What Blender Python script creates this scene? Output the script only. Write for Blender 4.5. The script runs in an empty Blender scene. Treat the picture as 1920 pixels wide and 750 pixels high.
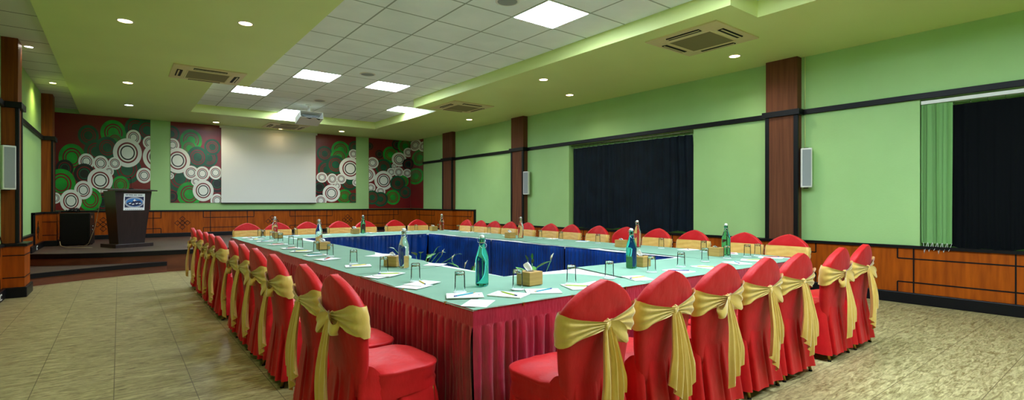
import bpy, math, random
from mathutils import Vector, Matrix
C = bpy.context.scene.collection
SC = bpy.context.scene
PI = math.pi
R = math.radians
rnd = random.Random(7)

# ------------------------------------------------------------------ mesh helper
class MB:
    def __init__(s):
        s.v = []; s.f = []; s.m = []; s.sm = []
    def add(s, vs, fs, mat=0, smooth=False):
        b = len(s.v); s.v += [tuple(p) for p in vs]
        for f in fs:
            s.f.append([i + b for i in f]); s.m.append(mat); s.sm.append(smooth)
        return s
    def box(s, x0, x1, y0, y1, z0, z1, mat=0):
        vs = [(x, y, z) for z in (z0, z1) for y in (y0, y1) for x in (x0, x1)]
        return s.add(vs, [(0,2,3,1),(4,5,7,6),(0,1,5,4),(2,6,7,3),(0,4,6,2),(1,3,7,5)], mat)
    def obox(s, c, ax, ay, az, mat=0):
        """box from centre and three half-axis vectors"""
        c, ax, ay, az = map(Vector, (c, ax, ay, az))
        vs = [c + i*ax + j*ay + k*az for k in (-1,1) for j in (-1,1) for i in (-1,1)]
        return s.add(vs, [(0,2,3,1),(4,5,7,6),(0,1,5,4),(2,6,7,3),(0,4,6,2),(1,3,7,5)], mat)
    def loft(s, loops, mat=0, smooth=True, cap0=False, cap1=False, closed=True):
        n = len(loops[0]); vs = [p for l in loops for p in l]; fs = []
        for i in range(len(loops)-1):
            for j in range(n if closed else n-1):
                k = (j+1) % n
                fs.append((i*n+j, i*n+k, (i+1)*n+k, (i+1)*n+j))
        if cap0: fs.append(tuple(range(n))[::-1])
        if cap1: fs.append(tuple((len(loops)-1)*n + j for j in range(n)))
        return s.add(vs, fs, mat, smooth)
    def grid(s, fn, nu, nv, mat=0, smooth=True):
        vs = [fn(i/nu, j/nv) for j in range(nv+1) for i in range(nu+1)]
        fs = [(j*(nu+1)+i, j*(nu+1)+i+1, (j+1)*(nu+1)+i+1, (j+1)*(nu+1)+i) for j in range(nv) for i in range(nu)]
        return s.add(vs, fs, mat, smooth)
    def lathe(s, prof, c=(0,0,0), n=24, mat=0, smooth=True, caps=True):
        loops = [[(c[0]+r*math.cos(2*PI*k/n), c[1]+r*math.sin(2*PI*k/n), c[2]+z) for k in range(n)] for r, z in prof]
        return s.loft(loops, mat, smooth, caps, caps)
    def tube(s, pts, r, n=8, mat=0, smooth=True, caps=True):
        pts = [Vector(p) for p in pts]; loops = []
        rs = r if isinstance(r, (list, tuple)) else [r]*len(pts)
        up = Vector((0,0,1))
        for i, p in enumerate(pts):
            d = (pts[min(i+1, len(pts)-1)] - pts[max(i-1, 0)]).normalized()
            a = d.cross(up)
            if a.length < 1e-3: a = d.cross(Vector((1,0,0)))
            a.normalize(); b = d.cross(a)
            loops.append([p + rs[i]*(math.cos(2*PI*k/n)*a + math.sin(2*PI*k/n)*b) for k in range(n)])
        return s.loft(loops, mat, smooth, caps, caps)
    def prism(s, poly, z0, z1, mat=0, mat_side=None):
        n = len(poly)
        vs = [(x, y, z0) for x, y in poly] + [(x, y, z1) for x, y in poly]
        s.add(vs, [tuple(range(n))[::-1], tuple(range(n, 2*n))], mat)
        return s.add(vs, [(i, (i+1) % n, n+(i+1) % n, n+i) for i in range(n)], mat if mat_side is None else mat_side)
    def build(s, name, mats, parent=None, bevel=0, seg=2):
        me = bpy.data.meshes.new(name)
        me.from_pydata(s.v, [], s.f); me.validate(); me.update()
        if not isinstance(mats, (list, tuple)): mats = [mats]
        for m in mats: me.materials.append(m)
        if len(me.polygons) == len(s.m):
            me.polygons.foreach_set('material_index', s.m)
            me.polygons.foreach_set('use_smooth', s.sm)
        o = bpy.data.objects.new(name, me); C.objects.link(o)
        if parent is not None: o.parent = parent
        if bevel:
            b = o.modifiers.new('bevel', 'BEVEL'); b.width = bevel; b.segments = seg; b.limit_method = 'ANGLE'; b.angle_limit = R(40)
        return o

def tag(o, label=None, cat=None, group=None, kind=None):
    if label: o['label'] = label
    if cat: o['category'] = cat
    if group: o['group'] = group
    if kind: o['kind'] = kind
    return o
def empty(name, loc=(0,0,0), rz=0):
    o = bpy.data.objects.new(name, None); C.objects.link(o)
    o.location = loc; o.rotation_euler = (0, 0, rz); o.empty_display_size = .1
    return o
def copy_tree(o, parent=None):
    c = o.copy(); C.objects.link(c)
    if parent is not None: c.parent = parent
    for ch in [x for x in KIDS.get(o.name, [])]: copy_tree(ch, c)
    return c
KIDS = {}
def remember(root):
    """note the children of a thing (and theirs) so that copies do not search the scene"""
    for x in list(C.objects):
        if x.parent is not None:
            KIDS.setdefault(x.parent.name, [])
            if x not in KIDS[x.parent.name]: KIDS[x.parent.name].append(x)
def struct(mb, name, mats, bevel=0):
    o = mb.build(name, mats, None, bevel); o['kind'] = 'structure'; return o
def rrect(hw, y0, y1, r, n=6):
    """rounded rectangle loop in plan, starting at the middle of the rear (y0) side"""
    pts = []
    for cx, cy, a0 in ((hw-r, y0+r, -90), (hw-r, y1-r, 0), (-hw+r, y1-r, 90), (-hw+r, y0+r, 180)):
        for k in range(n+1):
            a = R(a0 + 90*k/n); pts.append((cx + r*math.cos(a), cy + r*math.sin(a)))
    # resample evenly
    return resample(pts + [pts[0]])
def resample(pts, n=64):
    L = [0]
    for a, b in zip(pts, pts[1:]): L.append(L[-1] + math.hypot(b[0]-a[0], b[1]-a[1]))
    out = []; j = 0
    for k in range(n):
        t = L[-1]*k/n
        while j < len(L)-2 and L[j+1] < t: j += 1
        u = (t - L[j])/max(1e-9, L[j+1]-L[j])
        out.append((pts[j][0] + u*(pts[j+1][0]-pts[j][0]), pts[j][1] + u*(pts[j+1][1]-pts[j][1])))
    return out

# ------------------------------------------------------------------ materials
def lin(c):
    return tuple(((x/12.92) if x <= .04045 else ((x+.055)/1.055)**2.4) for x in [v/255 for v in c]) + (1,)
def mat(name, col, rough=.5, metal=0, col2=None, scale=(1,1,1), nscale=5, detail=4, bump=0, bscale=60, coat=0, sheen=0, spec=.5, fac=(.35,.65), bvec=None):
    m = bpy.data.materials.new(name); m.use_nodes = True
    nt = m.node_tree; N = nt.nodes; L = nt.links; b = N['Principled BSDF']
    b.inputs['Base Color'].default_value = lin(col); b.inputs['Roughness'].default_value = rough
    b.inputs['Metallic'].default_value = metal; b.inputs['Specular IOR Level'].default_value = spec
    b.inputs['Coat Weight'].default_value = coat; b.inputs['Coat Roughness'].default_value = .15
    b.inputs['Sheen Weight'].default_value = sheen
    tc = N.new('ShaderNodeTexCoord'); mp = N.new('ShaderNodeMapping'); L.new(tc.outputs['Object'], mp.inputs[0])
    mp.inputs['Scale'].default_value = scale
    if col2 is not None:
        n = N.new('ShaderNodeTexNoise'); n.inputs['Scale'].default_value = nscale; n.inputs['Detail'].default_value = detail
        L.new(mp.outputs[0], n.inputs['Vector'])
        r = N.new('ShaderNodeValToRGB'); L.new(n.outputs['Fac'], r.inputs[0])
        r.color_ramp.elements[0].position = fac[0]; r.color_ramp.elements[1].position = fac[1]
        r.color_ramp.elements[0].color = lin(col); r.color_ramp.elements[1].color = lin(col2)
        L.new(r.outputs[0], b.inputs['Base Color'])
    if bump:
        n2 = N.new('ShaderNodeTexNoise'); n2.inputs['Scale'].default_value = bscale; n2.inputs['Detail'].default_value = 3
        if bvec:
            mp2 = N.new('ShaderNodeMapping'); L.new(tc.outputs['Object'], mp2.inputs[0]); mp2.inputs['Scale'].default_value = bvec
            L.new(mp2.outputs[0], n2.inputs['Vector'])
        else: L.new(mp.outputs[0], n2.inputs['Vector'])
        bp = N.new('ShaderNodeBump'); bp.inputs['Strength'].default_value = bump; bp.inputs['Distance'].default_value = .01
        L.new(n2.outputs['Fac'], bp.inputs['Height']); L.new(bp.outputs[0], b.inputs['Normal'])
    return m
def emit(name, col, strength):
    m = bpy.data.materials.new(name); m.use_nodes = True; nt = m.node_tree
    nt.nodes.clear(); e = nt.nodes.new('ShaderNodeEmission'); o = nt.nodes.new('ShaderNodeOutputMaterial')
    e.inputs[0].default_value = lin(col); e.inputs[1].default_value = strength
    nt.links.new(e.outputs[0], o.inputs[0]); return m
def grid_lines(m, px, py, ox, oy, w, dark, nodes_col=None):
    """darken the base colour on a px by py grid of seams (object space)"""
    nt = m.node_tree; N = nt.nodes; L = nt.links; b = N['Principled BSDF']
    tc = N.new('ShaderNodeTexCoord'); sp = N.new('ShaderNodeSeparateXYZ'); L.new(tc.outputs['Object'], sp.inputs[0])
    masks = []
    for ax, p, off in ((0, px, ox), (1, py, oy)):
        if not p: continue
        a = N.new('ShaderNodeMath'); a.operation = 'SUBTRACT'; L.new(sp.outputs[ax], a.inputs[0]); a.inputs[1].default_value = off - p/2
        q = N.new('ShaderNodeMath'); q.operation = 'DIVIDE'; L.new(a.outputs[0], q.inputs[0]); q.inputs[1].default_value = p
        fr = N.new('ShaderNodeMath'); fr.operation = 'FRACT'; L.new(q.outputs[0], fr.inputs[0])
        s = N.new('ShaderNodeMath'); s.operation = 'SUBTRACT'; L.new(fr.outputs[0], s.inputs[0]); s.inputs[1].default_value = .5
        ab = N.new('ShaderNodeMath'); ab.operation = 'ABSOLUTE'; L.new(s.outputs[0], ab.inputs[0])
        lt = N.new('ShaderNodeMath'); lt.operation = 'LESS_THAN'; L.new(ab.outputs[0], lt.inputs[0]); lt.inputs[1].default_value = w/2/p
        masks.append(lt)
    out = masks[0].outputs[0]
    if len(masks) == 2:
        mx = N.new('ShaderNodeMath'); mx.operation = 'MAXIMUM'; L.new(masks[0].outputs[0], mx.inputs[0]); L.new(masks[1].outputs[0], mx.inputs[1]); out = mx.outputs[0]
    mix = N.new('ShaderNodeMix'); mix.data_type = 'RGBA'
    L.new(out, mix.inputs['Factor']); mix.inputs['B'].default_value = lin(dark)
    if b.inputs['Base Color'].is_linked:
        L.new(b.inputs['Base Color'].links[0].from_socket, mix.inputs['A'])
    else: mix.inputs['A'].default_value = b.inputs['Base Color'].default_value
    L.new(mix.outputs['Result'], b.inputs['Base Color'])

M = {}
M['green'] = mat('green wall paint', (158,199,128), .6, col2=(164,205,134), nscale=1.2, bump=.12, bscale=45)
M['soffit'] = mat('green ceiling paint', (212,226,146), .5, col2=(218,231,151), nscale=.8)
M['tile'] = mat('white ceiling tile', (232,238,238), .9, col2=(240,245,245), nscale=2, bump=.15, bscale=150)
grid_lines(M['tile'], .74, .745, 2.71, 6.15, .024, (158,166,158))
M['plank'] = mat('white ceiling plank', (215,215,200), .8)
grid_lines(M['plank'], 0, .72, 0, 8.94, .02, (70,70,60))
M['black'] = mat('black trim', (9,10,14), .42, spec=.25, bump=.06, bscale=30)
M['wood'] = mat('orange brown veneer', (172,82,8), .45, spec=.18, col2=(140,62,6), scale=(6,6,.6), nscale=3, detail=6, bump=.04, bscale=8)
M['pillar_yellow_lit'] = mat('yellow lit brown pillar veneer', (138,70,16), .5, spec=.2, col2=(112,52,10), scale=(10,10,.4), nscale=3, detail=5)  # left pillars: yellow light from the downlight is put into the veneer colour
M['pillar'] = mat('brown pillar veneer', (112,68,46), .6, spec=.15, col2=(94,56,38), scale=(10,10,.4), nscale=3, detail=5)
M['stage'] = mat('brown stage boards', (84,66,58), .5, col2=(62,46,40), scale=(.6,6,1), nscale=3, detail=5)
grid_lines(M['stage'], 0, .16, 0, 0, .006, (34,24,20))
M['riser'] = mat('red brown riser', (118,62,34), .45, col2=(98,48,26), scale=(1,1,5), nscale=2)
M['dark_wood'] = mat('dark wenge', (42,30,28), .35, col2=(30,21,20), scale=(8,8,.8), nscale=3, detail=5)
M['screen'] = mat('screen fabric', (226,226,216), .8)
M['white'] = mat('white plastic', (226,226,220), .4)
M['cream'] = mat('cream plastic', (214,200,150), .45)
M['grille'] = mat('air grille', (128,118,76), .6, bump=.6, bscale=120)
M['speaker_grey'] = mat('grey speaker mesh', (150,156,158), .5, bump=.5, bscale=300)
M['metal'] = mat('bright steel', (190,192,195), .25, 1)
M['brass'] = mat('brass', (176,138,60), .3, 1)
M['red'] = mat('red satin cover', (186,12,18), .5, col2=(198,16,22), nscale=9, spec=.28, bump=.35, bscale=26, sheen=.06, bvec=(1,1,.5))
M['gold'] = mat('gold satin sash', (212,174,80), .42, col2=(220,184,94), nscale=12, bump=.3, bscale=30, sheen=.5, bvec=(1,1,.35))
M['maroon'] = mat('maroon satin skirt', (172,14,54), .36, col2=(146,10,44), nscale=7, spec=.6, bump=.55, bscale=22, sheen=.25, bvec=(2.5,2.5,.6))
M['blue'] = mat('blue satin skirt', (2,58,148), .4, spec=.35, col2=(1,40,112), nscale=4, bump=.25, bscale=14, bvec=(2.5,2.5,.3))
M['mint'] = mat('pale green tablecloth', (122,160,138), .8, spec=.2, col2=(127,165,142), nscale=3, bump=.06, bscale=300)
M['white_cloth'] = mat('white cloth', (230,234,230), .7, bump=.05, bscale=60)
M['paper'] = mat('white paper', (236,238,238), .6)
M['navy'] = mat('black navy curtain', (13,26,38), .65, spec=.15, col2=(8,18,27), nscale=4, bump=.2, bscale=25, bvec=(3,3,.5))
M['black_cloth'] = mat('black curtain', (6,9,13), .8, spec=.1, bump=.2, bscale=20, bvec=(3,3,.4))
M['blind'] = mat('green blind fabric', (122,170,104), .7, spec=.2, bump=.1, bscale=200)
M['bamboo'] = mat('bamboo', (186,150,82), .45, col2=(168,130,66), scale=(1,1,14), nscale=3, detail=4)
M['leaf'] = mat('leaf', (60,130,50), .4, col2=(90,160,66), nscale=20)
M['petal'] = mat('white petal', (240,242,226), .5)
M['terracotta'] = mat('pot', (120,70,50), .7)
M['soil'] = mat('soil', (50,36,26), .9)
M['rubber'] = mat('black plastic', (10,10,12), .6, spec=.2)
M['cable_beige'] = mat('beige cable', (176,160,130), .5)
M['lamp_cool'] = emit('ceiling panel light', (222,238,255), 34)
M['lamp_warm'] = emit('warm downlight', (255,214,150), 18)
M['lamp_blue'] = emit('cool downlight', (214,228,255), 20)
M['lamp_yellow'] = emit('yellow downlight', (255,232,120), 25)
M['lamp_white'] = emit('white downlight', (255,250,236), 14)
M['mural_red'] = mat('mural red', (124,20,24), .3, col2=(112,14,20), nscale=1.5)
M['mural_white'] = mat('mural white', (232,234,224), .35)
M['mural_green'] = mat('mural green', (20,170,44), .35, col2=(16,128,40), nscale=3)
M['mural_dark'] = mat('mural dark green', (6,92,58), .35, col2=(4,66,44), nscale=3)
M['mural_black'] = mat('mural black', (18,22,20), .35)
M['sign_blue'] = mat('sign blue', (48,120,190), .4)
M['sign_navy'] = mat('sign navy', (22,34,72), .4)
M['grey_ink'] = mat('grey print', (120,130,140), .6)
for k, c in dict(lime=(176,206,50), teal=(30,150,170), red=(206,50,50), yellow=(232,206,50), indigo=(60,70,130)).items():
    M['pencil_'+k] = mat('pencil '+k, c, .4)

fl = mat('beige vinyl floor', (108,94,56), .4, spec=.35, col2=(190,178,128), scale=(1,2.6,1), nscale=6, detail=10, fac=(.38,.64), bump=.05, bscale=30)
M['floor'] = fl
nn = [n for n in fl.node_tree.nodes if n.type == 'TEX_NOISE'][0]; nn.inputs['Distortion'].default_value = 1.2; nn.inputs['Roughness'].default_value = .74
mpn = [n for n in fl.node_tree.nodes if n.type == 'MAPPING'][0]; mpn.inputs['Rotation'].default_value = (0,0,R(38)); mpn.inputs['Scale'].default_value = (1,5.5,1)
grid_lines(fl, .47, .47, -.03, .78, .005, (92,80,52))

def glass_mat(name, col, ior=1.45, rough=0.0):
    m = bpy.data.materials.new(name); m.use_nodes = True; b = m.node_tree.nodes['Principled BSDF']
    b.inputs['Base Color'].default_value = lin(col); b.inputs['Transmission Weight'].default_value = 1
    b.inputs['Roughness'].default_value = rough; b.inputs['IOR'].default_value = ior
    return m
M['glass_teal'] = glass_mat('teal glass with water', (84,214,204), 1.36)
M['glass_clear'] = glass_mat('clear glass with water', (236,246,244), 1.36)
def thin_glass(name, blend, tint):
    m = bpy.data.materials.new(name); m.use_nodes = True; nt = m.node_tree; nt.nodes.clear()
    tr = nt.nodes.new('ShaderNodeBsdfTransparent'); tr.inputs[0].default_value = tint
    gl = nt.nodes.new('ShaderNodeBsdfGlossy'); gl.inputs['Roughness'].default_value = .03; gl.inputs[0].default_value = (.92,.96,.96,1)
    lw = nt.nodes.new('ShaderNodeLayerWeight'); lw.inputs['Blend'].default_value = blend
    mx = nt.nodes.new('ShaderNodeMixShader'); o = nt.nodes.new('ShaderNodeOutputMaterial')
    nt.links.new(lw.outputs['Fresnel'], mx.inputs[0]); nt.links.new(tr.outputs[0], mx.inputs[1]); nt.links.new(gl.outputs[0], mx.inputs[2])
    nt.links.new(mx.outputs[0], o.inputs[0]); return m
M['glass_base'] = glass_mat('thick glass base', (235,245,245), 1.5)
M['glass_thin'] = thin_glass('thin drinking glass', .13, (.96,.985,.98,1))

# ------------------------------------------------------------------ room
XL, XR, YB, YF = -1.35, 8.54, 17.13, -3.5
ZC, ZS, ZP = 3.88, 3.67, 3.78
ZST = .43
struct(MB().box(XL-.2, XR+.3, YF-.2, YB+.2, -.1, 0), 'floor', M['floor'])
w = MB()
for y0, y1, z0, z1 in ((YF,-1.5,0,4.1),(2.03,5.44,0,4.1),(8.78,YB+.2,0,4.1),(-1.5,2.03,0,.77),(-1.5,2.03,2.76,4.1),(5.44,8.78,0,.77),(5.44,8.78,2.76,4.1)):
    w.box(XR, XR+.18, y0, y1, z0, z1)
w.box(XR+.18, XR+.3, YF, YB+.2, 0, 4.1)
struct(w, 'wall_right', M['green'])
struct(MB().box(XL-.2, XL, YF, YB+.2, 0, 4.1), 'wall_left', M['green'])
struct(MB().box(XL, XR, YB, YB+.2, 0, 4.1), 'wall_back', M['green'])
struct(MB().box(XL-.2, XR+.3, YF-.2, YF, 0, 4.1), 'wall_front', M['green'])
# ceiling: tiles above the opening, green dropped soffit round it, planks along the left wall
struct(MB().box(1.2, 6.5, YF, 15.2, ZC, ZC+.1), 'ceiling', M['tile'])
s = MB()
s.box(-.8, 1.42, YF, YB, ZS, ZC+.1)
s.box(1.42, 2.02, 3.1, 11.12, ZS, ZC+.1)
s.box(6.26, XR, YF, YB, ZS, ZC+.1)
s.box(5.62, 6.26, 3.1, 11.12, ZS, ZC+.1)
s.box(1.42, 6.26, 15.0, YB, ZS, ZC+.1)
s.box(1.42, 6.26, YF, -2.2, ZS, ZC+.1)
struct(s, 'ceiling_soffit', M['soffit'])
struct(MB().box(XL, -.8, YF, YB, ZP, ZP+.2), 'ceiling_planks', M['plank'])

# pillars: (wall side, y0, y1, face x, z0, base y0,y1,x, base z0,z1)
def pillar(side, y0, y1, fx, z0, z1, zr=2.80):
    b = MB(); wx = XL if side < 0 else XR
    b.box(min(wx, fx), max(wx, fx), y0, y1, z0, z1, 0)
    e = .012*(-side)
    f2 = fx + e
    for a0, a1 in ((y0-.008, y0+.055), (y1-.055, y1+.008)):
        b.box(min(fx, f2), max(fx, f2), a0, a1, z0, 2.76, 1)
    # corner bead on the side face and the picture rail carried round the pillar
    xs = fx + side*.03
    b.box(min(xs, f2), max(xs, f2), y0-.012, y0, z0, 2.76, 1)
    f3 = fx - side*.045
    b.box(min(wx, f3), max(wx, f3), y0-.045, y1+.045, 2.755, 2.845, 1)
    return struct(b, 'pillar', [M['pillar' if side > 0 else 'pillar_yellow_lit'], M['black']], .004)
pillar(1, 3.53, 4.02, 8.39, .78, ZS)
pillar(1, 10.34, 10.86, 8.39, .78, ZS)
pillar(1, 13.98, 14.6, 8.42, 1.17, ZS)
pillar(-1, 10.30, 10.66, -1.17, .78, ZP)
pillar(-1, 15.07, 15.5, -1.16, 1.17, ZP)

# picture rails
r_ = MB()
for y0, y1 in ((YF, 3.48), (4.07, 10.29), (10.91, 13.93), (14.65, 16.14)): r_.box(XR-.045, XR, y0, y1, 2.76, 2.84)
struct(r_, 'trim_1', M['black'], .006)
r_ = MB()
for y0, y1 in ((YF, 10.25), (10.71, 15.02), (15.55, YB-.02)): r_.box(XL, XL+.045, y0, y1, 2.76, 2.84)
struct(r_, 'trim_2', M['black'], .006)

# wainscots: panels (0 wood, 1 black); P(a, z, d) maps along-wall, height, depth to a point
def wains(name, P, a0, a1, z0, z1, brackets=(), knots=(), joints=(), ends=(), zl=None, bumps=(), top=.04):
    b = MB()
    def bx(p0, p1, q0, q1, d0, d1, m):
        A = P(p0, q0, d0); B = P(p1, q1, d1)
        b.box(min(A[0],B[0]), max(A[0],B[0]), min(A[1],B[1]), max(A[1],B[1]), min(A[2],B[2]), max(A[2],B[2]), m)
    bx(a0, a1, z0, z1-top, 0, .03, 0)
    bx(a0, a1, z1-top, z1, 0, .055, 1)
    for p0, p1, dd in bumps:                      # carried round a pillar
        bx(p0, p1, z0, z1-top, 0, dd, 0); bx(p0-.025, p1+.025, z1-top, z1, 0, dd+.03, 1)
        for z in zl: bx(p0-.004, p1+.004, z-.006, z+.006, 0, dd+.004, 1)
    zl = zl or (z0+.14, z1-.2)
    T = .008
    for s0, j0, j1, e0 in brackets:
        for z in zl: bx(s0, e0, z-T, z+T, .03, .035, 1)
        for s in (s0, e0):
            bx(s-T, s+T, zl[1], z1-top, .03, .035, 1); bx(s-T, s+T, z0, zl[0], .03, .035, 1)
        for j in (j0, j1): bx(j-T, j+T, z0, z1-top, .03, .036, 1)
    for a in joints: bx(a-T, a+T, z0, z1-top, .03, .036, 1)
    for a in ends: bx(a-.02, a+.02, z0, z1, 0, .06, 1)
    zc = (zl[0]+zl[1])/2
    for a in knots:
        h = .066
        for ca, cz in ((0,0), (1,0), (-1,0), (0,1), (0,-1)):
            ca *= .118; cz *= .118
            for sx, sz in ((1,1), (1,-1), (-1,-1), (-1,1)):
                p = Vector(P(a+ca+sx*h/2, zc+cz+sz*h/2, .033)); q1 = Vector(P(a+ca+sx*h, zc+cz, .033)); q2 = Vector(P(a+ca, zc+cz+sz*h, .033))
                ax = (q1-q2)/2; n = Vector(P(0,0,1)) - Vector(P(0,0,0)); ay = ax.cross(n).normalized()*.006
                b.obox(p, ax*1.08, ay, n*.003, 1)
    return struct(b, name, [M['wood'], M['black']])
PR = lambda a, z, d: (XR-d, a, z)
PL = lambda a, z, d: (XL+d, a, z)
PB = lambda a, z, d: (a, YB-d, z)
wains('trim_3', PR, YF, 12.78, .15, .79, brackets=[(.92+2.39*k, 1.10+2.39*k, 2.09+2.39*k, 2.27+2.39*k) for k in range(-2, 5)],
      zl=(.29,.61), bumps=((3.45, 4.10, .19), (10.26, 10.94, .19)))
wains('trim_4', PR, 12.80, 16.1+1.03, .53, 1.18, brackets=((13.0,13.2,14.0,14.2),(15.3,15.5,16.4,16.6)), ends=(12.81,), zl=(.67,.96), bumps=((13.9, 14.68, .16),))
wains('trim_5', PB, XL, XR, .53, 1.18, brackets=((.05,.2,.74,.92),(1.93,2.11,3.08,3.26),(4.30,4.46,5.46,5.64),(6.69,6.87,7.84,8.02)), knots=(-.33,1.42,3.78,6.16), zl=(.67,.96))
wains('trim_6', PL, YF, 13.47, .15, .78, brackets=[(8.6-2.39*k, 8.8-2.39*k, 9.8-2.39*k, 10.0-2.39*k) for k in range(5)], zl=(.29,.61), bumps=((10.19, 10.77, .26),))
wains('trim_7', PL, 13.47, YB, .53, 1.18, brackets=(), knots=(14.2,), ends=(13.49,), zl=(.67,.96), bumps=((14.97, 15.60, .26),))

# baseboards
b = MB().box(XR-.07, XR, YF, 12.1, 0, .15); b.box(XR-.23, XR, 3.42, 4.13, 0, .15); b.box(XR-.23, XR, 10.23, 10.97, 0, .15)
b.box(XR-.09, XR, 12.85, YB, ZST, .54); struct(b, 'baseboard_right', M['black'], .01)
b = MB().box(XL, XL+.07, YF, 11.0, 0, .15); b.box(XL, XL+.29, 10.15, 10.81, 0, .15); b.box(XL, XL+.07, 11.0, 12.6, .21, .34)
b.box(XL, XL+.07, 12.95, YB, ZST, .55); b.box(XL, XL+.29, 14.93, 15.64, ZST, .55); struct(b, 'baseboard_left', M['black'], .01)
struct(MB().box(XL, XR, YB-.1, YB, ZST, .54), 'baseboard_back', M['black'], .01)

# stage with curved front and one curved step
front = [(XL,12.86),(-1.2,12.78),(-.9,12.6),(-.58,12.44),(-.25,12.35),(.05,12.29),(.64,12.23),(1.3,12.19),(1.85,12.17),(5.6,12.17),(6.5,12.22),(7.2,12.32),(7.8,12.48),(8.3,12.7),(XR,12.82)]
def off(c, d): return [(x, y-d) for x, y in c]
st = MB()
st.prism(front + [(XR,YB),(XL,YB)], 0, ZST-.09, 1)
st.prism(off(front,.035) + [(XR,YB),(XL,YB)], ZST-.09, ZST-.004, 2)
st.prism(front + [(XR,YB),(XL,YB)], ZST-.004, ZST, 0)
struct(st, 'stage_platform', [M['stage'], M['riser'], M['black']])
stepf = [(XL,11.22),(-1.2,11.36),(-1.0,11.5),(-.75,11.65),(-.33,11.87),(.13,12.04),(.45,12.12),(.75,12.17)]
stb = [(.75,12.21),(.05,12.29),(-.25,12.35),(-.58,12.44),(-.9,12.6),(-1.2,12.78),(XL,12.86)]
st = MB(); st.prism(stepf + stb, 0, .13, 1); st.prism(off(stepf,.03) + stb, .13, .206, 2); st.prism(stepf + stb, .206, .21, 0)
struct(st, 'stage_step', [M['stage'], M['riser'], M['black']])
ORD = ['first','second','third','fourth','fifth','sixth','seventh','eighth','ninth','tenth','eleventh','twelfth','thirteenth','fourteenth','fifteenth','sixteenth']
SIDE = dict(L='along the open aisle', N='facing the stage', R='along the curtained wall', F='beside the stage')
FROM = dict(L='from the stage', N='from the open aisle', R='from the stage', F='from the open aisle')

# ------------------------------------------------------------------ banquet chair (faces +y, origin on the floor)
def back_w(z):
    if z <= .79: return .206 + .056*min(1, max(0, (z-.36)/.36))**.9
    t = min(1, (z-.79)/.182); return max(.004, .262*(1-t**1.7)**.70)
def back_y(z):
    return -.232 - .012*math.sin((z-.36)/.3*PI/2 if z < .66 else PI/2) - .055*max(0, (z-.5)/.47)**1.3
def back_loop(z, grow=0.0, n=64):
    w = back_w(z); t = .033 if z < .86 else .033 - .009*(z-.86)/.11
    pts = rrect(w+grow, -t-grow, t+grow, min(t+grow, w+grow)*.92, 5)
    return [(x, y + back_y(z) + .38*x*x, z) for x, y in pts]
def chair_back():
    b = MB(); zs = [.34,.40,.46,.54,.62,.70,.76,.79]
    zs += [.79 + .182*(1-(1-k/13)**1.6) for k in range(1, 14)]
    loops = []
    for z in zs:
        l = back_loop(z)
        loops.append([(x, y + .0012*math.sin(x*40+z*30), zz) for x, y, zz in l])
    return b.loft(loops, 0, True, True, True)
def chair_seat():
    b = MB(); loops = []
    for z, gw, y0, y1, r, wr in ((.30,.236,-.20,.236,.10,.004), (.345,.242,-.20,.243,.115,.006), (.372,.240,-.20,.240,.12,.004), (.392,.247,-.20,.249,.12,.007), (.412,.246,-.20,.247,.125,.003), (.430,.252,-.20,.254,.13,.003), (.440,.255,-.20,.258,.135,0),
                          (.447,.252,-.20,.255,.135,0), (.4505,.246,-.20,.249,.13,0), (.460,.222,-.19,.222,.12,0), (.470,.17,-.17,.16,.10,0), (.475,.10,-.12,.08,.06,0), (.476,.04,-.05,.02,.02,0)):
        l = rrect(gw, y0, y1, r)
        loops.append([(x*(1+wr*2*math.sin(k*.85+z*160)), y + wr*math.sin(k*.7+z*200), z + (.003*math.sin(x*23+y*31+1) + .002*math.sin(x*60-y*44) if z > .455 else .006*math.sin(k*.45+z*90)*(z < .43))) for k, (x, y) in enumerate(l)])
    return b.loft(loops, 0, True, False, True)
def chair_skirt():
    b = MB(); n = 260; loops = []
    for i in range(19):
        u = i/18
        hw = .226 + .034*u**1.3; y0 = -.268 - .040*u**1.5; y1 = .232 + .036*u**1.3; r = .085 - .01*u
        l = resample(rrect(hw, y0, y1, r) + [rrect(hw, y0, y1, r)[0]], n)
        out = []
        for k, (x, y) in enumerate(l):
            s = k/n; rear = max(0, min(1, (-y - .06)/.16))
            ztop = .385 + .115*rear*rear*(3-2*rear); z = ztop - u*(ztop-.058)
            d = Vector((x*.8, y - (y0+y1)/2)).normalized()
            a = u**.9
            rip = .007*a*math.sin(2*PI*5*s + 1.3*math.sin(2*PI*3*s)) + .0025*a*math.sin(2*PI*13*s+1) + .003*math.sin(z*55+s*40)*(1-u)*(1-rear)
            crease = 0
            for s0, wd, dp in ((.020,.0055,.10), (.915,.006,.075), (.160,.006,.05), (.815,.006,.05), (.29,.006,.04), (.41,.006,.035), (.59,.006,.035), (.71,.006,.04)):
                q = (s - s0 + .5) % 1 - .5
                crease -= dp*math.exp(-(q/wd)**2) - dp*.16*math.exp(-((abs(q)-.018)/.012)**2)
            o = rip + crease*min(1, max(0, u-.06)*1.6)
            yy = y + .38*x*x*rear*(1-u)**2
            out.append((x + d.x*o, yy + d.y*o, z))
        loops.append(out)
    return b.loft(loops, 0, True)
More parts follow.
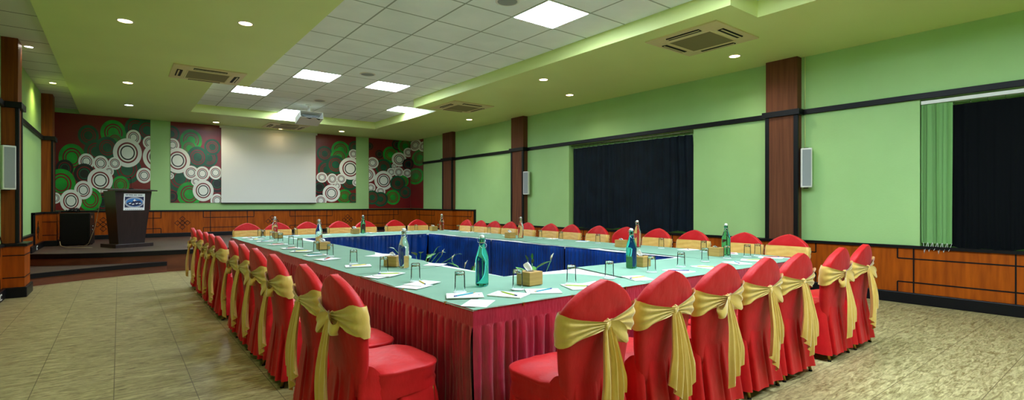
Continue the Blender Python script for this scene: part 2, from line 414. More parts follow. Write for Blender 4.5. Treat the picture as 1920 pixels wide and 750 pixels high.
def sash_band():
    b = MB(); rows = 15; n = 64; loops = []
    zc0 = .742
    base = {}
    for q in range(rows):
        v = q/(rows-1)*2 - 1; l = []
        ref = back_loop(zc0, 0)
        for k in range(n):
            x, y, _ = ref[k]; rear = 1 if y - back_y(zc0) - .38*x*x < 0 else 0
            p = max(0, 1-abs(x)/.25)**.75*rear
            hh = .084*(1-p) + .018*p
            z = zc0 + .004*rear + v*hh + (.010*x/.26*rear)
            bx, by, _ = back_loop(min(.83, z), .009)[k]
            wr = (.0055*rear + .0015)*(1+math.sin(v*(8+5*p) + 16*abs(x) + (2 if x > 0 else .5)))*(1-.2*p) + .010*p
            l.append((bx, by - wr if rear else by + wr, z))
        loops.append(l)
    return b.loft(loops, 0, True)
YR = back_y(.742) - .04
def sash_knot():
    b = MB(); loops = []
    for i in range(11):
        a = -PI/2 + PI*i/10; l = []
        for k in range(24):
            t = 2*PI*k/24; q = 1 + .16*math.sin(4*t+i*.7)
            l.append((.026*math.cos(a)*math.cos(t)*q + .008*math.sin(a), YR - .008 + .022*math.cos(a)*math.sin(t)*q, .742 + .030*math.sin(a) + .006*math.cos(t)))
        loops.append(l)
    return b.loft(loops, 0, True, True, True)
def sash_tail(x0, x1, ln, w1, slant, ph):
    def fn(u, v):
        w = .030 + (w1-.030)*min(1, v*1.5)**.7
        x = x0 + (x1-x0)*v**.8 + (u-.5)*w*(1+.06*math.sin(9*v+ph))
        z = .735 - ln*v - slant*(u-.5)*max(0, v-.55)/.45
        f = abs((u*2.5 + ph*.3) % 1 - .5)*2
        y = YR - .012 - (.018+.022*v)*f - .030*math.sin(PI*min(1,v*.8)) - .004*math.sin(9*PI*u+ph+2*v)
        return (x, y - .012*v, z)
    b = MB(); b.grid(fn, 30, 22); return b
def sash_loop(sx, droop):
    def fn(u, v):
        a = 2*PI*u; ex = (1-math.cos(a))/2
        w = .024 + .075*math.sin(PI*min(1, ex*.85))**.8
        x = sx*(.010 + .125*ex*(1-.25*abs(v-.5)))
        y = YR - .018 - .034*math.sin(a)*(.35+.65*ex)
        z = .745 - droop*ex**1.3 + (v-.5)*w + .004*math.sin(9*v+5*u)
        return (x, y - .014*ex - .006*math.sin(7*v)*ex, z)
    b = MB(); b.grid(fn, 34, 9); return b
def leg_mb(x, y):
    sx = 1 if x > 0 else -1; sy = 1 if y > 0 else -1
    foot = (x + .014*sx, y + (.055 if sy < 0 else .02)*sy)
    return MB().tube([(x, y, .40), (x + .008*sx, y + .02*sy, .16), (foot[0], foot[1], .01)], [.014,.0135,.0125], 10, 0).tube(
        [(foot[0], foot[1], .012), (foot[0]+.0005, foot[1], 0)], .0145, 10, 1)
def make_chair(variant):
    root = empty('banquet_chair')
    chair_back().build('backrest', M['red'], root)
    chair_seat().build('seat', M['red'], root)
    chair_skirt().build('skirt', M['red'], root)
    for x in (-.2, .2):
        for y in (-.222, .185): leg_mb(x, y).build('leg', [M['brass'], M['rubber']], root)
    if variant is not None:
        s = sash_band().build('sash', M['gold'], root)
        sash_knot().build('knot', M['gold'], s)
        if variant == 0:
            sash_tail(-.008, -.04, .50, .135, .14, .3).build('tail', M['gold'], s)
            sash_tail(.014, .035, .38, .09, -.10, 1.4).build('tail', M['gold'], s)
            sash_loop(1, .075).build('bow_loop', M['gold'], s)
        elif variant == 1:
            sash_tail(-.014, -.055, .45, .13, .14, 1.1).build('tail', M['gold'], s)
            sash_tail(.020, .065, .48, .12, -.16, 2.3).build('tail', M['gold'], s)
        else:
            sash_tail(-.004, .02, .48, .15, -.14, 2.0).build('tail', M['gold'], s)
            sash_loop(1, .05).build('bow_loop', M['gold'], s)
            sash_loop(-1, .08).build('bow_loop', M['gold'], s)
    return root
protos = {v: make_chair(v) for v in (0, 1, 2, None)}
for p in protos.values(): remember(p)
used = set()
def place_chair(v, x, y, rz, label, group):
    o = protos[v] if v not in used else copy_tree(protos[v]); used.add(v)
    o.location = (x, y, 0); o.rotation_euler = (0, 0, rz)
    tag(o, label, 'chair', group)
LY = [9.56, 8.8, 8.05, 7.5, 6.95, 5.98, 5.42, 4.86, 4.2, 3.38, 2.8]
RY = [10.43, 9.83, 9.28, 8.70, 8.11, 7.4, 6.82, 6.15, 5.52, 4.89, 4.25, 3.49, 2.92]
NX = [1.95, 2.52, 3.10, 3.67, 4.23, 5.04, 5.61]
FX = [2.04, 2.59, 3.20, 3.87, 4.48, 5.21, 5.79]
chairs = []
jit = random.Random(3)
for i, y in enumerate(LY): chairs.append(('L', i, 1.23, y, -PI/2 + R(jit.uniform(-2,2)), (2,1,0,2,1,0,1,2,2,1,2)[i]))
for i, x in enumerate(NX): chairs.append(('N', i, x, 2.05, R(jit.uniform(-2.5,2.5)), (0,1,2,0,1,2,0)[i]))
for i, y in enumerate(RY): chairs.append(('R', i, 6.42, y, PI/2 + R(jit.uniform(-2,2)), None if i == 8 else (0,1,2)[i % 3]))
for i, x in enumerate(FX): chairs.append(('F', i, x, 11.0, PI + R(jit.uniform(-3,3)), (0,1,2)[i % 3]))
for s, i, x, y, rz, v in chairs:
    lab = 'red covered chair without a sash among sashed chairs along the curtained wall' if v is None else 'red sashed chair, %s %s in the row %s' % (ORD[i], FROM[s], SIDE[s])
    place_chair(v, x, y, rz, lab, 'red banquet chairs around the table')

# ------------------------------------------------------------------ table runs, cloths, skirts
T0, T1, TY0, TY1 = 1.62, 6.05, 2.45, 10.45
IX0, IX1, IY0, IY1 = 2.58, 5.08, 3.44, 9.42
ZT = .74
runs = dict(L=(T0, IX0, TY0, TY1), R=(IX1, T1, TY0, TY1), N=(IX0, IX1, TY0, IY0), F=(IX0, IX1, IY1, TY1))
for s, (x0, x1, y0, y1) in runs.items():
    t = empty('banquet_table', ((x0+x1)/2, (y0+y1)/2, 0)); cx, cy = t.location.x, t.location.y
    tag(t, 'white topped banquet table %s under pale green cloths' % SIDE[s], 'table', 'tables of the hollow square')
    MB().box(x0-cx, x1-cx, y0-cy, y1-cy, ZT-.03, ZT).build('tabletop', M['white_cloth'], t)
    for sx in (-1, 1):
        for sy in (-1, 1):
            lx, ly = sx*((x1-x0)/2-.1), sy*((y1-y0)/2-.1)
            MB().tube([(lx, ly, 0), (lx, ly, ZT-.03)], .014, 8).build('leg', M['metal'], t)
# pale green cloth sheets laid end to end, their inner corners leaving white showing
sheets = [
 ('L', [(1.60,2.43),(2.62,2.60),(2.50,4.35),(1.60,4.40)]), ('L', [(1.60,4.30),(2.42,4.32),(2.60,4.9),(2.58,5.45),(1.60,6.35)]),
 ('L', [(1.60,5.9),(2.40,5.75),(2.59,6.2),(2.59,8.2),(1.60,8.3)]), ('L', [(1.60,8.2),(2.46,8.15),(2.40,10.47),(1.60,10.47)]),
 ('N', [(1.61,2.43),(3.35,2.43),(3.12,3.22),(2.40,3.45)]), ('N', [(3.22,2.43),(4.55,2.43),(4.60,3.42),(3.45,3.45)]),
 ('N', [(4.40,2.43),(6.0,2.47),(5.55,3.30),(4.55,3.40)]),
 ('R', [(5.10,3.20),(6.06,2.75),(6.06,4.70),(5.20,4.75)]), ('R', [(5.08,4.85),(6.06,4.60),(6.06,6.5),(5.12,6.35)]),
 ('R', [(5.22,6.40),(6.06,6.4),(6.06,8.4),(5.10,8.35)]), ('R', [(5.18,8.45),(6.06,8.3),(6.06,10.46),(5.10,10.46)]),
 ('F', [(2.50,9.50),(3.75,9.40),(3.85,10.47),(2.44,10.47)]), ('F', [(3.70,9.52),(5.30,9.42),(5.25,10.47),(3.75,10.47)])]
cnt = {}; tot = {'L':4,'N':3,'R':4,'F':2}
for i, (s, poly) in enumerate(sheets):
    k = cnt.get(s, 0); cnt[s] = k+1
    z0 = ZT + .001 + .0025*(i % 2) + (.005 if s in 'RN' else 0)
    o = MB().prism(poly, z0, z0+.002).build('tablecloth', M['mint'])
    kk = k if s in 'NF' else tot[s]-1-k
    tag(o, 'pale green cloth sheet %s, %s %s' % (SIDE[s], ORD[kk], FROM[s]), 'tablecloth', 'pale green cloth sheets on the tables')

def pleated(name, m, path, ztop, zbot, header, depth, period, seed, label, closed_ends=True, soft=False):
    rr = random.Random(seed); pts = []; S = 0
    for (a, b2) in zip(path, path[1:]):
        L_ = math.hypot(b2[0]-a[0], b2[1]-a[1]); n = max(2, int(L_/.011)); d = ((b2[0]-a[0])/L_, (b2[1]-a[1])/L_)
        for k in range(n):
            t = k/n; pts.append((a[0]+d[0]*L_*t, a[1]+d[1]*L_*t, d[1], -d[0], S+L_*t))
        S += L_
    b2 = path[-1]; pts.append((b2[0], b2[1], pts[-1][2], pts[-1][3], S))
    # irregular pleat borders
    edges = [0]
    while edges[-1] < S: edges.append(edges[-1] + period*rr.uniform(.6, 1.45))
    amp = [rr.uniform(.55, 1.0) for _ in edges]; lean = [rr.uniform(-.35, .35) for _ in edges]
    zs = [ztop, ztop-.012, ztop-header*.5, ztop-header+.004, ztop-header, ztop-header-.012, ztop-header-.05] + [ztop-header-.05 - (ztop-header-.05-zbot)*k/6 for k in range(1, 7)]
    rows = []
    for q, z in enumerate(zs):
        row = []
        dz = (ztop-header) - z
        A = 0 if dz <= 0 else min(1, .35 + dz/.10) * (1 if not soft else .8)
        for (x, y, nx, ny, s_) in pts:
            s2 = s_ + lean[int(s_/period) % len(lean)]*.0
            lo = 0
            for j in range(max(0, int(s_/(period*1.5))-1), len(edges)-1):
                if edges[j] <= s2 < edges[j+1]: lo = j; break
            f = (s2-edges[lo])/(edges[lo+1]-edges[lo]); f = min(1, max(0, f + lean[lo]*.25*max(0, dz)*math.sin(PI*f)))
            if soft:
                o = .006 + max(0, dz > 0)*depth*A*((.5+.5*math.sin(2*PI*f))*amp[lo] + .25*math.sin(s_*9+lean[lo]))
                o = max(.001, o)
            else:
                gap = .13 + .12*(.5+lean[lo])              # the dark gap between two pleats
                ridge = .5 - .5*math.cos(2*PI*min(1, f/(1-gap))) if f < 1-gap else 0
                valley = math.sin(PI*(f-(1-gap))/gap) if f >= 1-gap else 0
                o = .012 + depth*A*(.55*ridge*amp[lo] - 1.9*valley*amp[lo]) + .010*dz*math.sin(s_*5.3+z*4)*(dz > 0) + .002*math.sin(s_*7+z*3)
                o += .004*math.sin(s_*60+z*9)*max(0, min(1, dz/.2))
            tw = .010*math.sin(s_*11+z*6)*dz
            row.append((x + nx*o + (-ny)*tw, y + ny*o + nx*tw, z + (.0035*math.sin(s_*4.1)+.002*math.sin(s_*13) if q < 2 else 0)))
        rows.append(row)
    mb = MB(); mb.loft(rows[::-1], 0, True, closed=False)
    o = mb.build(name, m); tag(o, label, 'table skirt'); return o
# the cloth hangs on the right-hand side of its path
def clips(parent, pts):
    for p in pts:
        MB().box(p[0]-.006, p[0]+.006, p[1]-.006, p[1]+.006, ZT-.012, ZT+.009).build('clip', M['brass'], parent)
SKZ = ZT + .006
sk = pleated('table_skirt', M['maroon'], [(T0, TY1), (T0, TY0-.014)], SKZ, .012, .095, .034, .07, 11, 'maroon pleated table skirt along the open aisle')
clips(sk, [(T0-.012, y) for y in (2.75, 3.35, 4.15, 4.95, 5.9, 7.0)])
sk = pleated('table_skirt', M['maroon'], [(T0-.014, TY0), (T1+.014, TY0)], SKZ, .012, .095, .034, .075, 12, 'maroon pleated table skirt behind the near chairs, opposite the stage')
clips(sk, [(x, TY0-.012) for x in (1.98, 2.4, 2.95, 3.6, 4.3, 5.1)])
pleated('table_skirt', M['maroon'], [(T1, TY0), (T1, TY1)], SKZ, .012, .095, .034, .08, 13, 'maroon pleated table skirt along the curtained wall')
pleated('table_skirt', M['maroon'], [(T1, TY1), (T0, TY1)], SKZ, .012, .095, .034, .08, 14, 'maroon pleated table skirt facing the stage')
BZ = ZT - .004
for i, (p, lab) in enumerate((
    ([(IX0+.05, IY1), (3.9, IY1)], 'blue table skirt inside the square facing away from the stage, under the teal bottle'),
    ([(3.9, IY1), (IX1-.03, IY1)], 'blue table skirt inside the square, gathered at the inner corner below the stage'),
    ([(IX1, IY1-.06), (IX1, 7.14)], 'blue table skirt panel inside the square on the curtain side, first from the stage'),
    ([(IX1, 7.12), (IX1, 5.31)], 'blue table skirt panel inside the square on the curtain side, second from the stage'),
    ([(IX1, 5.29), (IX1, IY0+.05)], 'blue table skirt panel inside the square on the curtain side, third from the stage'),
    ([(IX1-.05, IY0), (IX0+.05, IY0)], 'blue table skirt inside the square facing the stage'),
    ([(IX0, IY0+.05), (IX0, IY1-.05)], 'blue table skirt inside the square facing the curtained wall'))):
    o = pleated('table_skirt', M['blue'], p, BZ, .012, .012, .022, .085 if i < 2 else .06, 30+i, lab, soft=True)
    if i == 1:   # loose swag of cloth drawn up at the inner corner
        def swag(u, v):
            a = (u-.5)*2
            return (4.72 + .34*u - .05*v, IY1 - .035 - .035*math.sin(PI*u) - .02*math.sin(9*u*(1-.4*v)), .735 - (.07*(1-a*a))*(1-v)*.9 - v*.6 - .012*math.sin(14*u+5*v))
        g = MB(); g.grid(swag, 30, 16); g.build('swag', M['blue'], o)

# ------------------------------------------------------------------ things on the tables
ZI = ZT + .012
def bottle(x, y, glass, label):
    t = empty('swing_top_bottle', (x, y, ZI)); tag(t, label, 'bottle', 'swing top water bottles on the tables')
    b = MB(); b.lathe([(.001,.004),(.040,.0),(.047,.004),(.0495,.014),(.0495,.185),(.048,.205),(.042,.232),(.032,.262),(.0235,.290),(.0205,.305),(.0195,.330),(.022,.334),(.022,.346),(.018,.350),(.001,.350)], n=40)
    b.build('glass_body', M[glass], t)
    st = MB(); st.lathe([(.001,.350),(.014,.350),(.0165,.354),(.0175,.362),(.0145,.371),(.006,.375),(.001,.375)], n=20); st.build('stopper', M['white'], t)
    w = MB()
    for sx in (-1, 1):
        w.tube([(sx*.0225,0,.318),(sx*.034,.006,.322),(sx*.037,.008,.345),(sx*.030,.004,.362),(sx*.012,0,.3665)], .0018, 6)
        w.tube([(sx*.0225,0,.318),(sx*.031,-.012,.30),(sx*.024,-.022,.284),(0,-.027,.280)], .0016, 6)
    w.lathe([(.0225,.315),(.0235,.318),(.0225,.321)], n=24, caps=False)
    w.build('wire_bail', M['metal'], t)
BOT = [(2.13,3.11,'glass_teal','teal swing top bottle nearest the outer table corner'), (3.81,3.08,'glass_teal','teal swing top bottle midway facing the stage'),
 (5.63,3.16,'glass_teal','teal swing top bottle at the corner nearest the curtained wall'), (3.94,10.05,'glass_teal','teal swing top bottle on the table beside the stage'),
 (2.13,4.42,'glass_clear','clear swing top bottle before a wooden tissue box, nearest on the open aisle side'), (2.36,7.75,'glass_clear','clear swing top bottle halfway along the open aisle'),
 (2.22,9.85,'glass_clear','clear swing top bottle along the open aisle, closest to the stage'), (5.78,10.05,'glass_clear','clear swing top bottle at the inner corner below the wood panelling'),
 (5.61,6.98,'glass_clear','clear swing top bottle halfway along the curtained wall'), (5.72,4.52,'glass_clear','clear swing top bottle before the chair without a sash')]
for x, y, g, l in BOT: bottle(x, y, g, l)

def tissue_box(x, y, rz, label, pull):
    t = empty('tissue_box', (x, y, ZI), rz); tag(t, label, 'tissue box', 'bamboo tissue boxes on the tables')
    b = MB(); b.box(-.07, .07, -.07, .07, 0, .10); b.build('box_body', M['bamboo'], t, .004)
    o = MB(); o.lathe([(.001,.1004),(.034,.1004),(.036,.1008),(.034,.1012),(.001,.1012)], n=24); o.build('opening', M['rubber'], t)
    def fn(u, v):
        a = (u-.5); h = .058*v*pull
        return (a*.075*(.55+.45*math.sin(PI*v*.6)) - .018*v*v, .012*math.sin(5*u+3*v)*(.4+v) + .01*v, .099 + h*(1-.5*abs(a)) + .006*math.sin(7*u)*v)
    g = MB(); g.grid(fn, 12, 10); g.build('tissue', M['paper'], t)
BX = [(2.44,2.93,.1,'bamboo tissue box near the outer corner teal bottle, tissue pulled up',1.25), (4.0,3.12,.1,'bamboo tissue box beside the teal bottle midway facing the stage',1.15),
 (5.56,4.66,.0,'bamboo tissue box before the chair without a sash',.4), (5.45,7.08,.1,'bamboo tissue box beside the clear bottle halfway along the curtained wall',.9), (5.58,10.08,.0,'bamboo tissue box beside the clear bottle at the inner corner below the panelling',.6),
 (5.48,3.20,.1,'bamboo tissue box before the teal bottle nearest the curtained wall',.4), (2.22,9.62,.0,'bamboo tissue box before the clear bottle closest to the stage',.2), (2.15,6.88,.05,'bamboo tissue box halfway along the open aisle, wide tissue fan',.9),
 (3.78,10.07,.0,'bamboo tissue box beside the teal bottle on the table beside the stage',.9), (2.12,4.62,.6,'bamboo tissue box behind the clear bottle nearest on the open aisle side',.7)]
for x, y, rz, l, p in BX: tissue_box(x, y, rz, l, p)

G = dict(L=[(2.03,10.14),(2.02,9.82),(2.03,9.19),(2.00,8.51),(1.97,7.77),(1.93,7.16),(1.93,6.44),(1.92,5.89),(1.87,5.02),(1.84,4.21),(1.83,3.59),(1.85,2.97)],
 N=[(2.23,2.81),(2.71,2.76),(3.15,2.77),(3.73,2.79),(4.28,2.86),(4.86,2.96),(5.33,2.98),(5.66,2.92),(5.86,2.90)],
 R=[(5.85,9.47),(5.86,8.92),(5.86,8.31),(5.85,6.74),(5.84,6.2),(5.82,5.35),(5.84,4.21),(5.83,3.57)],
 F=[(2.30,10.25),(2.68,10.25),(3.28,10.22),(4.53,10.25),(5.25,10.27),(5.83,10.28)])
proto_g = empty('drinking_glass')
b = MB(); b.lathe([(.0365,.0),(.0362,.05),(.0345,.12),(.034,.136),(.031,.139),(.001,.139)], n=32, caps=False)
b.lathe([(.0345,.001),(.0335,.05),(.0318,.112)], n=32, caps=False); b.build('glass_wall', M['glass_thin'], proto_g)
b = MB(); b.lathe([(.001,.113),(.031,.114),(.0325,.118),(.0335,.134),(.030,.138),(.001,.138)], n=32); b.build('glass_base', M['glass_base'], proto_g)
proto_c = MB().lathe([(.001,0),(.044,0),(.047,.001),(.044,.002),(.001,.002)], n=28).build('coaster', M['paper'])
remember(proto_g)
first = True
for s, L_ in G.items():
    for i, (x, y) in enumerate(L_):
        g = proto_g if first else copy_tree(proto_g); c = proto_c if first else copy_tree(proto_c); first = False
        g.location = (x, y, ZI+.0022); c.location = (x, y, ZI); g.rotation_euler = (0, 0, .7*i)
        tag(g, 'upturned drinking glass, %s %s on the table %s' % (ORD[i], FROM[s], SIDE[s]), 'glass', 'upturned drinking glasses')
        tag(c, 'round paper coaster, %s %s on the table %s' % (ORD[i], FROM[s], SIDE[s]), 'coaster', 'paper coasters under the glasses')

# notepads with a pencil on each
PCOL = dict(lime='yellow green', teal='teal', red='red', yellow='yellow', indigo='indigo')
PD = dict(L=[(1.83,9.95,'red'),(1.83,9.45,'yellow'),(1.86,8.9,'teal'),(1.86,8.08,'red'),(1.85,7.3,'red'),(1.83,6.74,'yellow'),(1.83,6.13,'teal'),(1.80,5.62,'red'),(1.84,4.82,'yellow'),(1.83,4.08,'lime'),(1.82,3.46,'yellow'),(1.80,2.83,'teal')],
 N=[(2.05,2.68,'lime'),(2.32,2.64,'teal'),(2.64,2.63,'lime'),(3.33,2.63,'yellow'),(3.97,2.68,'indigo'),(4.42,2.68,'lime'),(4.98,2.68,'teal'),(5.36,2.70,'lime'),(5.80,2.72,'red')],
 R=[(5.9,9.7,'teal'),(5.9,9.15,'yellow'),(5.92,8.55,'lime'),(5.9,7.7,'red'),(5.92,6.5,'yellow'),(5.90,5.75,'teal'),(5.92,4.95,'lime'),(5.92,3.85,'indigo'),(5.88,3.25,'red')],
 F=[(2.60,10.05,'teal'),(3.15,10.0,'lime'),(4.2,10.2,'yellow'),(4.95,10.2,'teal')])
pj = random.Random(21)
for s, L_ in PD.items():
    for i, (x, y, c) in enumerate(L_):
        base = {'L': -PI/2, 'N': 0, 'R': PI/2, 'F': PI}[s]
        rz = base + R(pj.uniform(-32, 32)) + (R(28) if s == 'N' and i < 2 else 0)
        b = MB(); b.box(-.085, .085, -.12, .12, 0, .0055, 0); b.box(-.083, .087, -.118, .121, .0055, .0062, 0)
        b.box(-.02, .02, .090, .097, .0062, .0064, 1)
        p = b.build('notepad', [M['paper'], M['grey_ink']]); p.location = (x, y, ZI-.002); p.rotation_euler = (0, 0, rz)
        tag(p, 'white notepad, %s %s on the table %s' % (ORD[i], FROM[s], SIDE[s]), 'notepad', 'notepads set out on the tables')
        q = empty('pencil', (x, y, ZI+.0045+.0045), rz + R(pj.uniform(25, 70))*(1 if i % 3 else -1))
        tag(q, '%s pencil on the notepad, %s %s %s' % (PCOL[c], ORD[i], FROM[s], SIDE[s]), 'pencil', 'pencils on the notepads')
        hx = [(.0042*math.cos(k*PI/3), .0042*math.sin(k*PI/3)) for k in range(6)]
        b = MB(); b.loft([[(u, -.07, w) for u, w in hx], [(u, .075, w) for u, w in hx]], 0, False, True, True); b.build('barrel', M['pencil_'+c], q)
        b = MB(); b.loft([[(u*.3, .098, w*.3) for u, w in hx], [(u, .075, w) for u, w in hx]], 0, False, True, True); b.build('tip', M['bamboo'], q)
        b = MB(); b.loft([[(u*1.05, -.092, w*1.05) for u, w in hx], [(u*1.05, -.07, w*1.05) for u, w in hx]], 0, False, True, True); b.build('cap', M['pencil_indigo'], q)
for x, y, rz, sx, sy, l in ((1.74,2.58,R(40),.11,.08,'loose white sheet lying on the outer table corner'), (2.86,2.62,R(8),.12,.12,'white square sheet beside the third notepad on the side facing the stage'),
    (4.15,2.60,R(5),.13,.10,'white sheet partly hidden behind a near chair on the side facing the stage'), (2.44,5.70,R(30),.16,.10,'white sheet on the inner edge behind the clear bottle on the aisle side'),
    (2.50,4.48,R(38),.10,.09,'white sheet on the inner edge near the white flower'), (1.72,3.40,R(25),.10,.10,'white sheet under a notepad on the aisle side, nearest the corner'), (1.73,4.05,R(20),.10,.09,'white sheet poking out under the yellow green pencil pad on the aisle side')):
    o = MB().box(-sx, sx, -sy, sy, 0, .0012).build('paper_sheet', M['paper']); o.location = (x, y, ZI-.0036); o.rotation_euler = (0, 0, rz); tag(o, l, 'paper', 'loose white sheets')

# ------------------------------------------------------------------ peace lilies standing inside the square
def leaf_mb(p, d, ln, wd, curl):
    p = Vector(p); d = Vector(d).normalized(); side = d.cross(Vector((0,0,1))).normalized(); up = side.cross(d)
    def fn(u, v):
        w = wd*math.sin(PI*min(1, .06+.94*v))**.8*(1-.35*v)
        return p + d*ln*v - up*curl*v*v + side*(u-.5)*w + up*.25*w*abs(u-.5)
    b = MB(); b.grid(fn, 4, 10); return b
def lily(x, y, leaves, flowers, label):
    t = empty('peace_lily', (x, y, 0)); tag(t, label, 'potted plant', 'peace lilies inside the square of tables')
    b = MB(); b.lathe([(.001,0),(.11,0),(.115,.01),(.14,.24),(.15,.25),(.15,.27),(.135,.27),(.13,.25),(.001,.25)], n=28); b.build('pot', M['terracotta'], t)
    b = MB(); b.lathe([(.001,.252),(.128,.252),(.001,.258)], n=24, caps=False); b.build('soil', M['soil'], t)
    for tip, ln, wd in leaves:
        tip = Vector(tip) - Vector((x, y, 0)); d = Vector((tip.x, tip.y, .12*(1 if ln > .1 else 2))).normalized()
        root = tip - d*ln
        lf = leaf_mb(root, d, ln, wd, .02).build('leaf', M['leaf'], t)
        MB().tube([(0,0,.25), (root.x*.45, root.y*.45, root.z*.7+.05), root], .004, 6).build('stem', M['leaf'], lf)
    for tip in flowers:
        tip = Vector(tip) - Vector((x, y, 0))
        f = leaf_mb(tip - Vector((0,0,.06)), Vector((.25,-.1,1)), .085, .055, .012).build('flower', M['petal'], t)
        MB().tube([(0,0,.25), (tip.x*.5, tip.y*.5, .55), tip - Vector((0,0,.06))], .003, 6).build('stem', M['leaf'], f)
        MB().tube([tip - Vector((0,0,.05)), tip + Vector((.004,-.008,-.005))], .005, 6).build('spadix', M['cream'], f)
lily(2.98, 5.75, [((2.78,6.25,.80),.12,.05), ((2.86,5.45,.80),.14,.07), ((2.95,5.35,.775),.16,.08), ((3.1,5.3,.79),.12,.05), ((3.15,5.5,.85),.07,.035), ((3.2,5.1,.78),.09,.04), ((2.8,5.6,.79),.16,.08), ((3.3,5.9,.72),.2,.09), ((3.0,6.2,.70),.2,.09)], [(3.08,5.35,.80)], 'leafy peace lily behind the clear bottle, rising above the inner table edge')
lily(2.95, 4.55, [((2.80,4.75,.74),.14,.05), ((2.9,4.4,.73),.10,.03), ((3.2,4.7,.70),.2,.09), ((3.0,4.9,.66),.2,.09)], [(2.84,4.72,.80), (2.76,4.34,.77), (2.80,4.22,.775)], 'white flowered peace lily peeking over the inner table corner')
lily(3.32, 3.95, [((3.42,3.78,.80),.17,.10), ((3.5,3.86,.79),.18,.09), ((3.24,3.84,.83),.11,.035), ((3.2,3.9,.86),.08,.03), ((3.28,3.9,.87),.07,.03), ((3.55,4.2,.70),.2,.09), ((3.35,4.25,.7),.2,.09)], [(3.47,3.83,.84)], 'broad leaved peace lily behind the bamboo tissue box near the outer corner')

MURALS = (
    'D -0.63 3.13 0.21 0.27;D -0.48 2.72 0.24 0.32;G -0.12 3.24 0.27 0.34;G -0.09 3.02 0.18 0.24;D 0.36 3.41 0.24 0.30;D 0.61 3.37 0.25 0.30;D 0.17 2.28 0.31 0.39;D -0.25 2.84 0.23 0.29;G -0.95 2.53 0.26 0.36;K -1.09 2.26 0.17 0.22;W 0.31 3.15 0.16 0.21;W 0.66 3.04 0.15 0.18;W 0.18 2.73 0.31 0.39;W 0.81 2.65 0.30 0.37;W -0.67 2.45 0.16 0.21;W -0.38 2.42 0.16 0.20;W -0.09 2.43 0.14 0.17;K -0.71 2.13 0.21 0.27;G 0.03 1.86 0.19 0.24;W -0.21 2.21 0.10 0.13;W -0.39 1.97 0.26 0.32;G -1.16 1.86 0.28 0.38;K -0.34 1.39 0.18 0.23;G -0.59 1.47 0.23 0.31;W 0.54 2.13 0.17 0.21;W -0.73 1.71 0.18 0.24;W -1.27 1.50 0.11 0.14;W -0.97 1.43 0.21 0.29;K 0.66 1.59 0.15 0.18',
    'D 1.16 3.32 0.20 0.24;D 2.08 2.69 0.22 0.26;G 1.63 3.17 0.27 0.32;G 1.59 2.95 0.20 0.23;D 2.16 3.02 0.21 0.24;D 1.37 2.08 0.33 0.39;D 1.79 2.70 0.26 0.31;W 1.19 3.01 0.16 0.19;W 1.31 2.58 0.30 0.36;K 2.28 1.95 0.23 0.26;W 1.63 2.25 0.18 0.20;W 1.91 2.23 0.18 0.21;W 2.24 2.27 0.17 0.20;G 1.59 1.63 0.30 0.35;W 1.75 2.00 0.12 0.13;W 1.93 1.74 0.26 0.31;K 1.18 1.56 0.13 0.16;W 2.28 1.45 0.17 0.20;W 1.14 2.14 0.08 0.09',
    'D 5.40 3.02 0.26 0.26;G 5.93 3.18 0.31 0.30;G 5.87 2.94 0.28 0.28;D 6.42 3.30 0.22 0.22;D 5.46 2.49 0.29 0.30;D 5.76 2.67 0.32 0.32;W 6.37 3.07 0.16 0.16;D 6.24 2.12 0.31 0.31;W 6.26 2.56 0.38 0.38;K 5.23 1.91 0.27 0.27;W 5.31 2.23 0.18 0.17;W 5.65 2.19 0.17 0.18;W 5.95 2.20 0.17 0.17;G 6.06 1.60 0.26 0.25;W 5.82 1.96 0.11 0.12;W 5.62 1.71 0.29 0.29;D 6.37 1.56 0.17 0.17;W 5.27 1.46 0.19 0.19;W 6.46 2.09 0.13 0.13',
    'K 6.94 3.38 0.14 0.13;K 7.31 3.12 0.15 0.15;G 7.74 3.13 0.30 0.29;K 8.01 3.50 0.23 0.21;G 8.31 3.47 0.30 0.29;D 7.47 2.66 0.31 0.30;W 8.43 3.25 0.19 0.17;W 8.07 2.97 0.29 0.26;W 7.06 2.80 0.22 0.20;W 6.88 2.37 0.28 0.26;K 8.44 2.81 0.25 0.22;W 7.87 2.72 0.09 0.10;W 7.76 2.50 0.16 0.15;W 8.05 2.51 0.19 0.18;W 8.39 2.48 0.18 0.16;W 7.47 2.19 0.35 0.34;G 8.21 2.18 0.23 0.21;D 8.01 2.10 0.30 0.28;D 8.30 1.78 0.24 0.23;W 6.99 1.92 0.17 0.16;G 7.82 1.59 0.28 0.27;W 7.35 1.79 0.18 0.17;D 7.35 1.52 0.28 0.26;D 7.04 1.58 0.26 0.25',
    'G 16.40 3.01 0.61 0.29;G 16.74 2.36 0.66 0.30;W 16.74 3.49 0.46 0.21;W 16.11 3.39 0.38 0.18;K 17.37 2.83 0.51 0.23')
DP = 42
EXPO = 0.6
# ------------------------------------------------------------------ murals of overlapping ringed discs
PAL = {'W': ('W','R','W','K','W'), 'G': ('G','R','G','R','G'), 'D': ('D','R','D','R','D'), 'K': ('K','R','K','D','K')}
MI = {'R':0,'W':1,'G':2,'D':3,'K':4}
FR = (1.0, .72, .61, .51, .42)
MMATS = [M['mural_red'], M['mural_white'], M['mural_green'], M['mural_dark'], M['mural_black']]
def clip(poly, a0, a1, z0, z1):
    for ax, lim, sg in ((0,a0,1),(0,a1,-1),(1,z0,1),(1,z1,-1)):
        out = []
        for i in range(len(poly)):
            p, q = poly[i-1], poly[i]; ip = sg*(p[ax]-lim) >= 0; iq = sg*(q[ax]-lim) >= 0
            if ip != iq:
                t = (lim-p[ax])/(q[ax]-p[ax]); out.append((p[0]+t*(q[0]-p[0]), p[1]+t*(q[1]-p[1])))
            if iq: out.append(q)
        poly = out
        if len(poly) < 3: return []
    return poly
